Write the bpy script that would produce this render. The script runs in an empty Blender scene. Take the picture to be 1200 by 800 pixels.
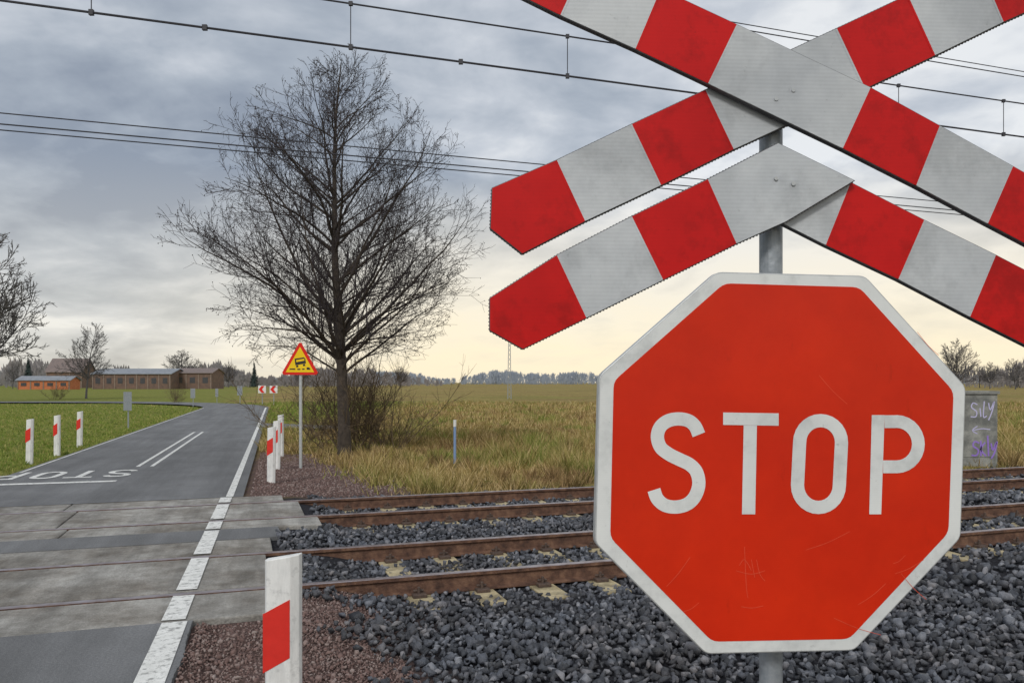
import bpy, bmesh, math, random
import numpy as np
from mathutils import Vector, Quaternion
random.seed(7); rng=np.random.default_rng(7)
scene=bpy.context.scene
H=1.8; F=933.33; HY=448.0
# ---------------- frames of reference ----------------
U=np.array([-.284,.959]); U/=np.linalg.norm(U)      # road direction
N_=np.array([U[1],-U[0]])                            # road right normal
R=np.array([.947,.321]); R/=np.linalg.norm(R)        # rail direction
NR=np.array([-R[1],R[0]])                            # rail normal
def road(s,t,z=0): p=s*N_+t*U; return Vector((p[0],p[1],z))
def rail(a,D,z=0): p=a*R+D*NR; return Vector((p[0],p[1],z))
def a_at(s,D): return (s-D*float(NR@N_))/float(R@N_)
def gp(px,d,z=0): return Vector(((px-600)*d/F,d,z))
def up(py,d): return H-(py-HY)*d/F
# ---------------- helpers ----------------
def link(o,parent=None):
    scene.collection.objects.link(o)
    if parent: o.parent=parent
    return o
def mesh_obj(name,verts,faces,mats=(),parent=None,midx=None,smooth=False):
    me=bpy.data.meshes.new(name); me.from_pydata([tuple(v) for v in verts],[],faces)
    for m in mats: me.materials.append(m)
    if midx is not None: me.polygons.foreach_set('material_index',midx)
    if smooth: me.polygons.foreach_set('use_smooth',[True]*len(me.polygons))
    me.update()
    return link(bpy.data.objects.new(name,me),parent)
def np_mesh(name,V,Fc,mats=(),parent=None,smooth=False):
    me=bpy.data.meshes.new(name); k=Fc.shape[1]
    me.vertices.add(len(V)); me.vertices.foreach_set('co',V.astype(np.float32).ravel())
    me.loops.add(Fc.size); me.loops.foreach_set('vertex_index',Fc.astype(np.int32).ravel())
    me.polygons.add(len(Fc)); me.polygons.foreach_set('loop_start',np.arange(0,Fc.size,k,dtype=np.int32))
    me.polygons.foreach_set('loop_total',np.full(len(Fc),k,dtype=np.int32))
    for m in mats: me.materials.append(m)
    me.update(calc_edges=True); me.validate()
    if smooth: me.polygons.foreach_set('use_smooth',[True]*len(me.polygons))
    return link(bpy.data.objects.new(name,me),parent)
def empty(name,loc=(0,0,0)):
    o=bpy.data.objects.new(name,None); o.empty_display_size=.2; return link(o)
class Geo:
    def __init__(s): s.v=[];s.f=[];s.m=[]
    def add(s,vs,fs,mi=0):
        b=len(s.v); s.v+= [tuple(x) for x in vs]
        for f in fs: s.f.append([i+b for i in f]); s.m.append(mi)
    def prism(s,front,off,mi=0):
        n=len(front); off=Vector(off); back=[Vector(p)+off for p in front]
        s.add(list(front)+back,[list(range(n)),list(range(2*n-1,n-1,-1))]+[[i,i+n,(i+1)%n+n,(i+1)%n] for i in range(n)],mi)
    def box(s,c,sx,sy,sz,ax=(1,0),mi=0):
        a=Vector((ax[0],ax[1],0)).normalized(); b=Vector((-a.y,a.x,0)); c=Vector(c)
        q=[c+a*(sx/2*i)+b*(sy/2*j) for i,j in((-1,-1),(1,-1),(1,1),(-1,1))]
        s.prism([p+Vector((0,0,sz)) for p in q],(0,0,-sz),mi)
    def tube(s,p,q,r,n=8,mi=0,r2=None):
        p=Vector(p);q=Vector(q);d=(q-p).normalized();x=d.orthogonal().normalized();y=d.cross(x); r2=r if r2 is None else r2
        vs=[p+(x*math.cos(t)+y*math.sin(t))*r for t in [2*math.pi*i/n for i in range(n)]]+[q+(x*math.cos(t)+y*math.sin(t))*r2 for t in [2*math.pi*i/n for i in range(n)]]
        s.add(vs,[[i,(i+1)%n,(i+1)%n+n,i+n] for i in range(n)]+[list(range(n-1,-1,-1)),list(range(n,2*n))],mi)
    def make(s,name,mats,parent=None,bevel=0):
        o=mesh_obj(name,s.v,s.f,mats,parent,s.m)
        bm=bmesh.new(); bm.from_mesh(o.data); bmesh.ops.recalc_face_normals(bm,faces=bm.faces); bm.to_mesh(o.data); bm.free()
        if bevel:
            m=o.modifiers.new('bev','BEVEL'); m.width=bevel; m.segments=2; m.limit_method='ANGLE'
        return o
# ---------------- materials ----------------
def mat(name,cols,scale=5,rough=.8,bump=0,bscale=None,metal=0,detail=5,island=0,spec=.5,coord='Object',stretch=None):
    m=bpy.data.materials.new(name); m.use_nodes=True; nt=m.node_tree; n=nt.nodes; L=nt.links
    b=n['Principled BSDF']; b.inputs['Roughness'].default_value=rough; b.inputs['Metallic'].default_value=metal
    b.inputs['Specular IOR Level'].default_value=spec
    tc=n.new('ShaderNodeTexCoord'); src=tc.outputs[coord]
    if stretch:
        mp=n.new('ShaderNodeMapping'); mp.inputs['Scale'].default_value=stretch; L.new(src,mp.inputs[0]); src=mp.outputs[0]
    nz=n.new('ShaderNodeTexNoise'); nz.inputs['Scale'].default_value=scale; nz.inputs['Detail'].default_value=detail; nz.inputs['Roughness'].default_value=.65
    L.new(src,nz.inputs['Vector'])
    cr=n.new('ShaderNodeValToRGB'); e=cr.color_ramp.elements
    k=len(cols)
    for i,c in enumerate(cols):
        p=.32+.36*i/max(1,k-1)
        if i<2: e[i].position=p; e[i].color=(*c,1)
        else: x=e.new(p); x.color=(*c,1)
    if k==1: e[1].color=(*cols[0],1)
    fac=nz.outputs['Fac']
    if island:
        g=n.new('ShaderNodeNewGeometry'); mx=n.new('ShaderNodeMix'); mx.inputs[0].default_value=island
        mr=n.new('ShaderNodeMapRange'); mr.inputs[3].default_value=.3; mr.inputs[4].default_value=.7
        L.new(g.outputs['Random Per Island'],mr.inputs[0]); L.new(fac,mx.inputs[2]); L.new(mr.outputs[0],mx.inputs[3]); fac=mx.outputs[0]
    L.new(fac,cr.inputs[0]); L.new(cr.outputs[0],b.inputs['Base Color'])
    if bump:
        n2=n.new('ShaderNodeTexNoise'); n2.inputs['Scale'].default_value=bscale or scale*4; n2.inputs['Detail'].default_value=6
        L.new(src,n2.inputs['Vector'])
        bp=n.new('ShaderNodeBump'); bp.inputs['Strength'].default_value=bump; bp.inputs['Distance'].default_value=.02
        L.new(n2.outputs['Fac'],bp.inputs['Height']); L.new(bp.outputs[0],b.inputs['Normal'])
    return m
def addmul(m,scale,lo,hi,p0=.4,p1=.6,detail=6,stretch=None,tint=None,rot=None):
    nt=m.node_tree;n=nt.nodes;L=nt.links;b=n['Principled BSDF']; old=b.inputs['Base Color'].links[0].from_socket
    tc=n.new('ShaderNodeTexCoord'); src=tc.outputs['Object']
    if stretch:
        if rot:
            mp=n.new('ShaderNodeMapping'); mp.inputs['Rotation'].default_value=(0,0,rot); L.new(src,mp.inputs[0]); src=mp.outputs[0]
        mp=n.new('ShaderNodeMapping'); mp.inputs['Scale'].default_value=stretch; L.new(src,mp.inputs[0]); src=mp.outputs[0]
    nz=n.new('ShaderNodeTexNoise'); nz.inputs['Scale'].default_value=scale; nz.inputs['Detail'].default_value=detail; nz.inputs['Roughness'].default_value=.7; L.new(src,nz.inputs['Vector'])
    cr=n.new('ShaderNodeValToRGB'); cr.color_ramp.elements[0].position=p0; cr.color_ramp.elements[1].position=p1
    cr.color_ramp.elements[0].color=(*(tint or (lo,lo,lo)),1); cr.color_ramp.elements[1].color=(hi,hi,hi,1)
    mx=n.new('ShaderNodeMix'); mx.data_type='RGBA'; mx.blend_type='MULTIPLY'; mx.inputs[0].default_value=1
    L.new(nz.outputs['Fac'],cr.inputs[0]); L.new(old,mx.inputs[6]); L.new(cr.outputs[0],mx.inputs[7]); L.new(mx.outputs[2],b.inputs['Base Color'])
    return m
M={}
RA=.288
M['asphalt']=addmul(mat('asphalt',[(.125,.128,.134),(.215,.218,.222)],60,.8,.5,150,spec=.35),.6,.82,1.12,.35,.65)
addmul(M['asphalt'],1.6,.76,1.08,.38,.62,stretch=(1,.07,1),rot=-RA)
M['concrete']=addmul(mat('crossing_concrete',[(.23,.22,.20),(.42,.41,.385)],5,.85,.5,60,island=.3,spec=.3),1.1,.58,1.12,.38,.62,tint=(.60,.56,.52))
addmul(M['concrete'],2.2,.66,1.1,.38,.6,stretch=(1,.12,1),rot=-RA); addmul(M['concrete'],45,.78,1.08,.35,.6)
M['paint']=addmul(mat('road_paint',[(.64,.64,.61),(.82,.82,.79)],9,.6,.2,90),14,.42,1,.37,.48)
addmul(M['paint'],60,.6,1,.34,.44)
M['rust']=mat('rail_rust',[(.050,.024,.016),(.12,.060,.038),(.21,.115,.07)],9,.75,.4,60)
M['steel']=mat('rail_top_steel',[(.22,.17,.16),(.42,.38,.40)],8,.36,0,metal=.75)
M['sleeper']=addmul(mat('sleeper_concrete',[(.36,.29,.16),(.54,.46,.29)],9,.85,.4,60),5,.5,1,.38,.55)
M['clip']=mat('clip_rust',[(.05,.035,.03),(.11,.07,.05)],30,.7)
M['stone']=mat('ballast_stone',[(.016,.018,.023),(.045,.050,.062),(.10,.11,.135),(.30,.31,.34)],14,.48,.5,120,island=.68)
addmul(M['stone'],1.2,.7,1,.35,.6,tint=(.86,.76,.68))
M['redgravel']=mat('red_gravel_stone',[(.09,.055,.048),(.19,.12,.105),(.34,.28,.255)],10,.9,.4,90,island=.6)
M['white']=addmul(mat('post_white',[(.72,.73,.72),(.84,.84,.82)],6,.45,.05,60),16,.72,1,.3,.45)
addmul(M['white'],4,.86,1.02,.4,.55,stretch=(3,3,.6))
M['redpost']=mat('post_red',[(.62,.02,.012),(.74,.03,.018)],8,.4)
M['galv']=mat('galvanised_steel',[(.24,.27,.30),(.38,.41,.44)],30,.5,.1,80,metal=.3)
M['plate']=mat('plate_dark_edge',[(.07,.075,.08),(.14,.14,.15)],30,.5,metal=.3)
M['alu']=mat('aluminium_rim',[(.42,.44,.45),(.55,.57,.57)],20,.45,metal=.3)
M['bark']=mat('tree_bark',[(.028,.022,.018),(.090,.070,.054)],8,.95,.6,30)
M['twig']=mat('twig_bark',[(.030,.024,.028),(.060,.048,.050)],3,.95)
M['shrubtwig']=mat('shrub_bark',[(.075,.052,.030),(.16,.115,.07)],3,.95)
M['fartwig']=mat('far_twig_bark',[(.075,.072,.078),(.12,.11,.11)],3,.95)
M['wire']=mat('wire_metal',[(.02,.02,.028),(.04,.04,.05)],3,.6)
M['brick']=mat('orange_brick',[(.42,.13,.05),(.55,.20,.09)],2,.9)
M['barnwall']=mat('barn_wall',[(.12,.085,.07),(.21,.13,.095)],1,.9)
M['pillar']=mat('barn_pillar',[(.20,.15,.12),(.27,.21,.17)],1,.9)
M['roof']=mat('barn_roof',[(.19,.21,.24),(.27,.29,.32)],1,.8)
M['houseroof']=mat('house_roof',[(.16,.13,.125),(.22,.17,.155)],1,.8)
M['dark']=mat('dark_opening',[(.04,.04,.045),(.06,.06,.065)],3,.5)
M['cabinet']=addmul(mat('cabinet_concrete',[(.22,.23,.22),(.34,.34,.31)],4,.85,.4,40),2,.6,1)
M['purple']=mat('spray_paint_purple',[(.26,.15,.55),(.34,.22,.65)],10,.6)
M['spraywhite']=mat('spray_paint_pale',[(.48,.46,.68),(.56,.54,.78)],10,.6)
M['yellow']=mat('sign_yellow',[(.86,.56,.01),(.90,.62,.02)],4,.5,spec=.2)
M['signred']=mat('sign_red_far',[(.66,.02,.01),(.74,.03,.02)],4,.5,spec=.2)
M['black']=mat('sign_black',[(.012,.012,.012),(.02,.02,.02)],4,.4)
M['blue']=mat('stake_blue',[(.16,.26,.46),(.24,.34,.54)],4,.5)
def sheeting(name,c0,c1,rough,pattern,patstr,scale=4,spec=.5):
    m=mat(name,[c0,c1],scale,rough,0,spec=spec,coord='Object')
    nt=m.node_tree;n=nt.nodes;L=nt.links;b=n['Principled BSDF']
    tc=n.new('ShaderNodeTexCoord')
    v=n.new('ShaderNodeTexWave'); v.wave_type='BANDS'; v.bands_direction='Z'; v.inputs['Scale'].default_value=pattern; v.inputs['Distortion'].default_value=0
    L.new(tc.outputs['Object'],v.inputs['Vector'])
    mr=n.new('ShaderNodeMapRange'); mr.inputs[3].default_value=1-patstr; mr.inputs[4].default_value=1+patstr*.4
    L.new(v.outputs['Fac'],mr.inputs[0])
    old=b.inputs['Base Color'].links[0].from_socket
    vm=n.new('ShaderNodeVectorMath'); vm.operation='SCALE'; L.new(old,vm.inputs[0]); L.new(mr.outputs[0],vm.inputs['Scale']); L.new(vm.outputs[0],b.inputs['Base Color'])
    nz=n.new('ShaderNodeTexNoise'); nz.inputs['Scale'].default_value=2.2; nz.inputs['Detail'].default_value=2; L.new(tc.outputs['Object'],nz.inputs['Vector'])
    bp=n.new('ShaderNodeBump'); bp.inputs['Strength'].default_value=.25; bp.inputs['Distance'].default_value=.03; L.new(nz.outputs['Fac'],bp.inputs['Height']); L.new(bp.outputs[0],b.inputs['Normal'])
    return m
M['x_red']=addmul(sheeting('sheeting_red',(.46,.004,.005),(.58,.007,.007),.42,34,.02,spec=.22),9,.78,1.05,.36,.5)
M['x_white']=addmul(sheeting('sheeting_white',(.43,.455,.48),(.58,.605,.62),.5,34,.05,spec=.3),5,.86,1.04,.36,.5)
addmul(M['x_white'],55,.80,1.0,.28,.36); addmul(M['x_white'],3,.90,1.03,.4,.6)
addmul(M['x_red'],70,.72,1.0,.28,.36)
M['s_red']=addmul(sheeting('stop_red',(.60,.020,.004),(.71,.030,.005),.40,60,.01,2.5,spec=.25),2.2,.93,1.03,.38,.6)
addmul(M['s_red'],26,.86,1.0,.28,.37,stretch=(1,1,.35)); addmul(M['s_red'],130,.8,1.0,.27,.34)
M['s_white']=addmul(sheeting('stop_white',(.64,.665,.66),(.77,.79,.775),.4,60,.01,spec=.3),8,.88,1.02,.36,.5)
addmul(M['s_white'],50,.74,1.0,.28,.36)
M['scratch']=mat('scratch_pale',[(.72,.07,.03),(.78,.11,.05)],40,.6)
# ---------------- terrain ----------------
def sm(x,a,b): 
    t=np.clip((x-a)/(b-a),0,1); return t*t*(3-2*t)
def fields(x,y):
    D=NR[0]*x+NR[1]*y; s=N_[0]*x+N_[1]*y; t=U[0]*x+U[1]*y
    return D,s,t
def hgt(x,y):
    D,s,t=fields(x,y)
    z=-.11+.03*np.sin(x*.31+y*.17)*np.sin(y*.23-x*.11)*sm(D,14,22)
    bal=sm(D,13.3,13.9); z=z*bal+(-.195)*(1-bal)
    nb=sm(-D,-5.6,-4.8); z=z*(1-nb)+(-.14)*nb
    ri=np.where(t<15,.25,-.45); le=np.where(t<15,-6.4,-5.25)
    rm=(1-sm(s,ri,ri+.9))*sm(s,le-.9,le)*(t<64)
    return z*(1-rm)-.05*rm
def axis(lo,hi,step,far):
    a=list(np.arange(lo,hi+1e-6,step)); st=step
    x=hi
    while x<far: st*=1.16; x+=st; a.append(x)
    st=step; x=lo; b=[]
    while x>-far: st*=1.16; x-=st; b.append(x)
    return np.array(b[::-1]+a)
gx=axis(-24,22,.25,5000); gy=axis(-4,45,.25,5000)
X,Y=np.meshgrid(gx,gy); Z=hgt(X,Y)
V=np.stack([X,Y,Z],-1).reshape(-1,3); nx=len(gx); ny=len(gy)
i=np.arange(nx-1)[None,:]+nx*np.arange(ny-1)[:,None]; i=i.ravel()
Fc=np.stack([i,i+1,i+1+nx,i+nx],1)
gm=bpy.data.materials.new('ground_field'); gm.use_nodes=True
ground=np_mesh('ground',V,Fc,[gm],smooth=True)
D,s,t=fields(X,Y)
wob=.25*np.sin(X*2.3+Y*1.1)*np.sin(Y*1.9)
ball=(1-sm(D+wob,13.2,13.6))*sm(D,-8,-6)
red=(1-sm(s+wob,.95,1.4))*sm(s,-7.6,-6.4)*(1-sm(D,7.2,7.3))+(sm(s,-.8,-.5)*(1-sm(s+wob+.10*(D-13),1.7,2.6))*(sm(D,13.2,13.5))*(1-sm(D,19,23)))+((1-sm(s,-5.1,-4.9))*sm(s+wob,-6.6,-5.7)*sm(D,13,13.3)*(1-sm(D,17,19)))
red=np.clip(red,0,1)
green=(1-sm(s,-5,-3))
ca=ground.data.color_attributes.new('zone','FLOAT_COLOR','POINT')
col=np.stack([ball,red,green,np.ones_like(red)],-1).reshape(-1,4).astype(np.float32)
ca.data.foreach_set('color',col.ravel())
nt=gm.node_tree;n=nt.nodes;L=nt.links;b=n['Principled BSDF']; b.inputs['Roughness'].default_value=.95; b.inputs['Specular IOR Level'].default_value=.1
tc=n.new('ShaderNodeTexCoord')
def nzn(scale,detail=5,st=None,rough=.6):
    x=n.new('ShaderNodeTexNoise'); x.inputs['Scale'].default_value=scale; x.inputs['Detail'].default_value=detail; x.inputs['Roughness'].default_value=rough
    if st:
        mp=n.new('ShaderNodeMapping'); mp.inputs['Scale'].default_value=st; mp.inputs['Rotation'].default_value=(0,0,.12); L.new(tc.outputs['Object'],mp.inputs[0]); L.new(mp.outputs[0],x.inputs['Vector'])
    else: L.new(tc.outputs['Object'],x.inputs['Vector'])
    return x.outputs['Fac']
def ramp(fac,stops):
    r=n.new('ShaderNodeValToRGB'); e=r.color_ramp.elements
    for k,(p,c) in enumerate(stops):
        if k<2: e[k].position=p; e[k].color=(*c,1)
        else: q=e.new(p); q.color=(*c,1)
    L.new(fac,r.inputs[0]); return r.outputs[0]
def mix(f,a,bb,mode='MIX'):
    x=n.new('ShaderNodeMix'); x.data_type='RGBA'; x.blend_type=mode
    if hasattr(f,'links'): L.new(f,x.inputs[0])
    else: x.inputs[0].default_value=f
    for k,q in((6,a),(7,bb)):
        if hasattr(q,'links'): L.new(q,x.inputs[k])
        else: x.inputs[k].default_value=(*q,1)
    return x.outputs[2]
straw=ramp(nzn(1.3,6),[(.3,(.19,.15,.045)),(.48,(.31,.235,.080)),(.66,(.46,.34,.14))])
grn=ramp(nzn(1.7,6),[(.3,(.10,.15,.026)),(.5,(.18,.215,.038)),(.7,(.27,.27,.065))])
brn=ramp(nzn(2.2,6),[(.3,(.13,.08,.035)),(.7,(.30,.19,.085))])
big=ramp(nzn(.035,5,(1,3.6,1)),[(.46,(0,0,0)),(.64,(.7,.7,.7))])
field=mix(big,straw,grn)
field=mix(ramp(nzn(.09,6,(1,3.0,1)),[(.48,(0,0,0)),(.60,(.75,.75,.75))]),field,brn)
va=n.new('ShaderNodeVertexColor'); va.layer_name='zone'
sp=n.new('ShaderNodeSeparateColor'); L.new(va.outputs[0],sp.inputs[0])
g2=n.new('ShaderNodeMath'); g2.operation='MULTIPLY'; g2.inputs[1].default_value=.8; L.new(sp.outputs[2],g2.inputs[0])
field=mix(g2.outputs[0],field,grn)
fine=ramp(nzn(9,5,None,.75),[(.35,(.6,.6,.6)),(.65,(1.15,1.15,1.15))])
field=mix(1.0,field,fine,'MULTIPLY')
gravc=ramp(nzn(40,5,None,.8),[(.3,(.06,.04,.036)),(.5,(.13,.085,.075)),(.7,(.25,.19,.17))])
balc=ramp(nzn(28,5,None,.8),[(.3,(.010,.010,.012)),(.7,(.06,.06,.07))])
c=mix(sp.outputs[0],field,balc); c=mix(sp.outputs[1],c,gravc)
L.new(c,b.inputs['Base Color'])
bp=n.new('ShaderNodeBump'); bp.inputs['Strength'].default_value=.8; bp.inputs['Distance'].default_value=.05
L.new(nzn(30,5,None,.8),bp.inputs['Height']); L.new(bp.outputs[0],b.inputs['Normal'])
# ---------------- road ----------------
def left_edge(t): return -6.3 if t<15 else (-6.3+1.3*min(1,(t-15)/1.6))
g=Geo()
def ribbon(pts_l,pts_r,z,mi=0):
    for k in range(len(pts_l)-1):
        g.add([pts_l[k],pts_r[k],pts_r[k+1],pts_l[k+1]],[[0,1,2,3]],mi)
def wavy_patch(D0,D1,sl,sr,n_=40,amp=.03):
    rr=[]
    for k in range(n_+1):
        Dk=D0+(D1-D0)*k/n_; rr.append(rail(a_at(sr+amp*math.sin(Dk*5.3)*math.sin(Dk*1.9)+random.uniform(-amp,amp)*.5,Dk),Dk,0))
    L0=[rail(a_at(sl,D0),D0,0)]+rr+[rail(a_at(sl,D1),D1,0)]
    g.prism(L0,(0,0,-.045))
wavy_patch(-12,6.5,-6.3,-.60,400,.012); wavy_patch(9.7,10.4,-6.3,.05,12,.03)
L_=[];R_=[]
for tt in [13.32,15,15.8,16.6,20,30,40,50,60]:
    L_.append(road(left_edge(tt),tt,-.002)); R_.append(road(-.5,tt,-.002))
L_[0]=rail(a_at(-6.3,13.3),13.3,-.002); R_[0]=rail(a_at(-.5,13.3),13.3,-.002)
cx=-27.0
for k in range(1,15):
    an=math.radians(6*k); rl=abs(cx+5.0); rr=abs(cx+.5)
    L_.append(road(cx+rl*math.cos(an),60+rl*math.sin(an),-.002)); R_.append(road(cx+rr*math.cos(an),60+rr*math.sin(an),-.002))
dd=(R_[-1]-R_[-2]).normalized(); L_.append(L_[-1]+dd*120); R_.append(R_[-1]+dd*120)
ribbon(L_,R_,0)
g.make('road',[M['asphalt']])
g=Geo(); g.add([road(-.5,33.5,-.004),road(2.6,32.3,-.05),road(2.8,34.6,-.05),road(-.5,37,-.004)],[[0,1,2,3]]); g.make('side_track',[M['asphalt']])
g=Geo()
random.seed(12)
for D0,D1,sr,w in((6.5,7.27,-.02,3.0),(7.43,8.77,-.08,3.0),(8.93,9.7,-.05,3.0),(10.4,11.02,.55,3.0),(11.18,12.52,.35,3.0),(12.68,13.3,.1,3.0)):
    a1=a_at(sr,(D0+D1)/2); a0=a_at(-6.6,D0); x=a1
    while x>a0:
        z=random.uniform(-.005,.004); e0=random.uniform(-.006,.006)
        g.prism([rail(x-w+.014,D0+e0,z),rail(x,D0-e0,z+.002),rail(x,D1,z),rail(x-w+.014,D1,z-.002)],(0,0,-.16)); x-=w
pan=g.make('level_crossing_panels',[M['concrete']],bevel=.014)
g=Geo()
def strip(s0,s1,t0,t1,z=.006): g.add([road(s0,t0,z),road(s1,t0,z),road(s1,t1,z),road(s0,t1,z)],[[0,1,2,3]])
strip(-.82,-.64,-8,6.45,.006)
for t0,t1 in((6.5,7.22),(7.42,8.72),(8.92,9.64),(10.4,10.95),(11.15,12.45),(12.66,13.2)): strip(-.83,-.66,t0,t1,.009)
strip(-.83,-.66,9.66,10.3,.006)
strip(-.76,-.65,13.3,60,.004)
strip(-2.88,-2.80,18.6,31,.004); strip(-2.60,-2.52,18.6,31,.004)
strip(-4.92,-4.87,18,60,.004)
strip(-5.0,-2.80,15.9,16.12,.004)
def catmull(P,n=6):
    out=[]; P=[Vector((*p,0)) for p in P]
    for k in range(len(P)-1):
        p0=P[max(k-1,0)];p1=P[k];p2=P[k+1];p3=P[min(k+2,len(P)-1)]
        for j in range(n):
            u=j/n; out.append(.5*((2*p1)+(p2-p0)*u+(2*p0-5*p1+4*p2-p3)*u*u+(3*p1-p0-3*p2+p3)*u**3))
    out.append(P[-1]); return [(q.x,q.y) for q in out]
def stroke(P,w,closed=False):
    qs=[];n_=len(P); A=[];B=[]
    for k in range(n_):
        if closed: a=P[(k-1)%n_]; c=P[(k+1)%n_]
        else: a=P[max(k-1,0)]; c=P[min(k+1,n_-1)]
        dx,dy=c[0]-a[0],c[1]-a[1]; l=math.hypot(dx,dy) or 1
        nx_,ny_=-dy/l*w/2,dx/l*w/2; A.append((P[k][0]+nx_,P[k][1]+ny_)); B.append((P[k][0]-nx_,P[k][1]-ny_))
    r=range(n_) if closed else range(n_-1)
    for k in r: j=(k+1)%n_; qs.append([A[k],B[k],B[j],A[j]])
    return qs
def arc(cx,cy,rx,ry,a0,a1,n=14): return [(cx+rx*math.cos(math.radians(a0+(a1-a0)*k/n)),cy+ry*math.sin(math.radians(a0+(a1-a0)*k/n))) for k in range(n+1)]
LET=[]
LET+=stroke(catmull([(818.5,509),(814,499),(806,492.5),(794,490.5),(782,493),(773,500.5),(770,512),(774,524),(784,532),(796,538),(808,544),(816,553),(818.5,567),(814,581),(805,590),(792,593.5),(779,591.5),(770,584),(766,573.5)]),15.5)
LET+=[[(847,483),(912,484),(912,498.5),(847,497.5)],[(871,498.1),(886.5,498.3),(884.5,602),(869,602)]]
O=arc(961,518,24.5,25.5,180,360)+arc(958.5,568,24.5,26,0,180)
LET+=stroke(O,15.5,True)
LET+=[[(1021,486),(1036,486.0),(1032,602),(1018,602)]]
LET+=stroke([(1035.9,493.7),(1048,493.7)]+arc(1050,520,25.5,26.5,-90,90)+[(1046,546.5),(1034.2,546.5)],15)
for q in LET:
    g.add([road(-2.72-(x-761)/322*2.45,16.75+(y-483)/118*1.25,.0045) for x,y in q],[[0,1,2,3]])
g.make('road_markings',[M['paint']])
# ---------------- rails, sleepers ----------------
prof=[(-.075,-.172),(.075,-.172),(.075,-.160),(.012,-.142),(.010,-.05),(.036,-.036),(.036,-.006),(.028,0),(-.028,0),(-.036,-.006),(-.036,-.036),(-.010,-.05),(-.012,-.142),(-.075,-.160)]
def track(name,Ds):
    e=empty(name)
    g=Geo()
    for Dr in Ds:
        A=[rail(-60,Dr+p,q) for p,q in prof]; B=[rail(260,Dr+p,q) for p,q in prof]; k=len(prof)
        g.add(A+B,[[j,(j+1)%k,(j+1)%k+k,j+k] for j in range(k)],0)
        for j in (6,7,8): g.m[len(g.m)-k+j]=1
    g.make('rails',[M['rust'],M['steel']],e)
    g=Geo(); c=sum(Ds)/2; a=-40
    while a<120:
        if a>a_at(.55,c) or a<a_at(-6.6,c):
            j=random.uniform(-.015,.015)
            g.box(rail(a+j,c,-.40),.25,2.6,.225,R)
            for Dr in Ds:
                for sd in(-1,1):
                    g.box(rail(a+j,Dr+sd*.125,-.178),.13,.10,.035,R,1)
                    g.tube(rail(a+j,Dr+sd*.105,-.15),rail(a+j,Dr+sd*.105,-.085),.017,6,1)
                    g.tube(rail(a+j-.05,Dr+sd*.085,-.125),rail(a+j+.05,Dr+sd*.085,-.125),.014,6,1)
        a+=.62
    g.make('sleepers',[M['sleeper'],M['clip']],e,bevel=.012)
track('railway_track',(7.35,8.85)); track('railway_track.001',(11.1,12.6))
# ---------------- stones ----------------
def protos(n=14,flat=.65):
    out=[]
    for k in range(n):
        bm=bmesh.new()
        for j in range(11):
            v=Vector([random.gauss(0,1) for _ in range(3)]).normalized()*random.uniform(.8,1.0)
            bm.verts.new((v.x*1.2,v.y*.85,v.z*flat))
        r=bmesh.ops.convex_hull(bm,input=bm.verts)
        bmesh.ops.delete(bm,geom=[v for v in bm.verts if not v.link_faces],context='VERTS')
        bmesh.ops.triangulate(bm,faces=bm.faces); bm.verts.index_update()
        out.append((np.array([v.co[:] for v in bm.verts]),np.array([[v.index for v in f.verts] for f in bm.faces]))); bm.free()
    return out
PR=protos()
def scatter(name,P,size,mats):
    N=len(P); kk=rng.integers(0,len(PR),N); VS=[];FS=[];base=0
    q=rng.normal(size=(N,4)); q/=np.linalg.norm(q,axis=1)[:,None]
    w,x,y,z=q.T
    Rm=np.stack([1-2*(y*y+z*z),2*(x*y-z*w),2*(x*z+y*w),2*(x*y+z*w),1-2*(x*x+z*z),2*(y*z-x*w),2*(x*z-y*w),2*(y*z+x*w),1-2*(x*x+y*y)],1).reshape(N,3,3)
    for p in range(len(PR)):
        idx=np.where(kk==p)[0]; v,f=PR[p]
        vv=np.einsum('nij,kj->nki',Rm[idx],v)*size[idx][:,None,None]+P[idx][:,None,:]
        ff=f[None]+(np.arange(len(idx))*len(v))[:,None,None]+base
        VS.append(vv.reshape(-1,3)); FS.append(ff.reshape(-1,3)); base+=len(idx)*len(v)
    return np_mesh(name,np.concatenate(VS),np.concatenate(FS),mats)
def band(D0,D1,a0,a1,step,jit=.5):
    aa=np.arange(a0,a1,step); DD=np.arange(D0,D1,step); A,Dm=np.meshgrid(aa,DD); A=A.ravel()+rng.uniform(-jit,jit,A.size)*step; Dm=Dm.ravel()+rng.uniform(-jit,jit,Dm.size)*step
    return A,Dm
pts=[];szs=[]
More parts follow.
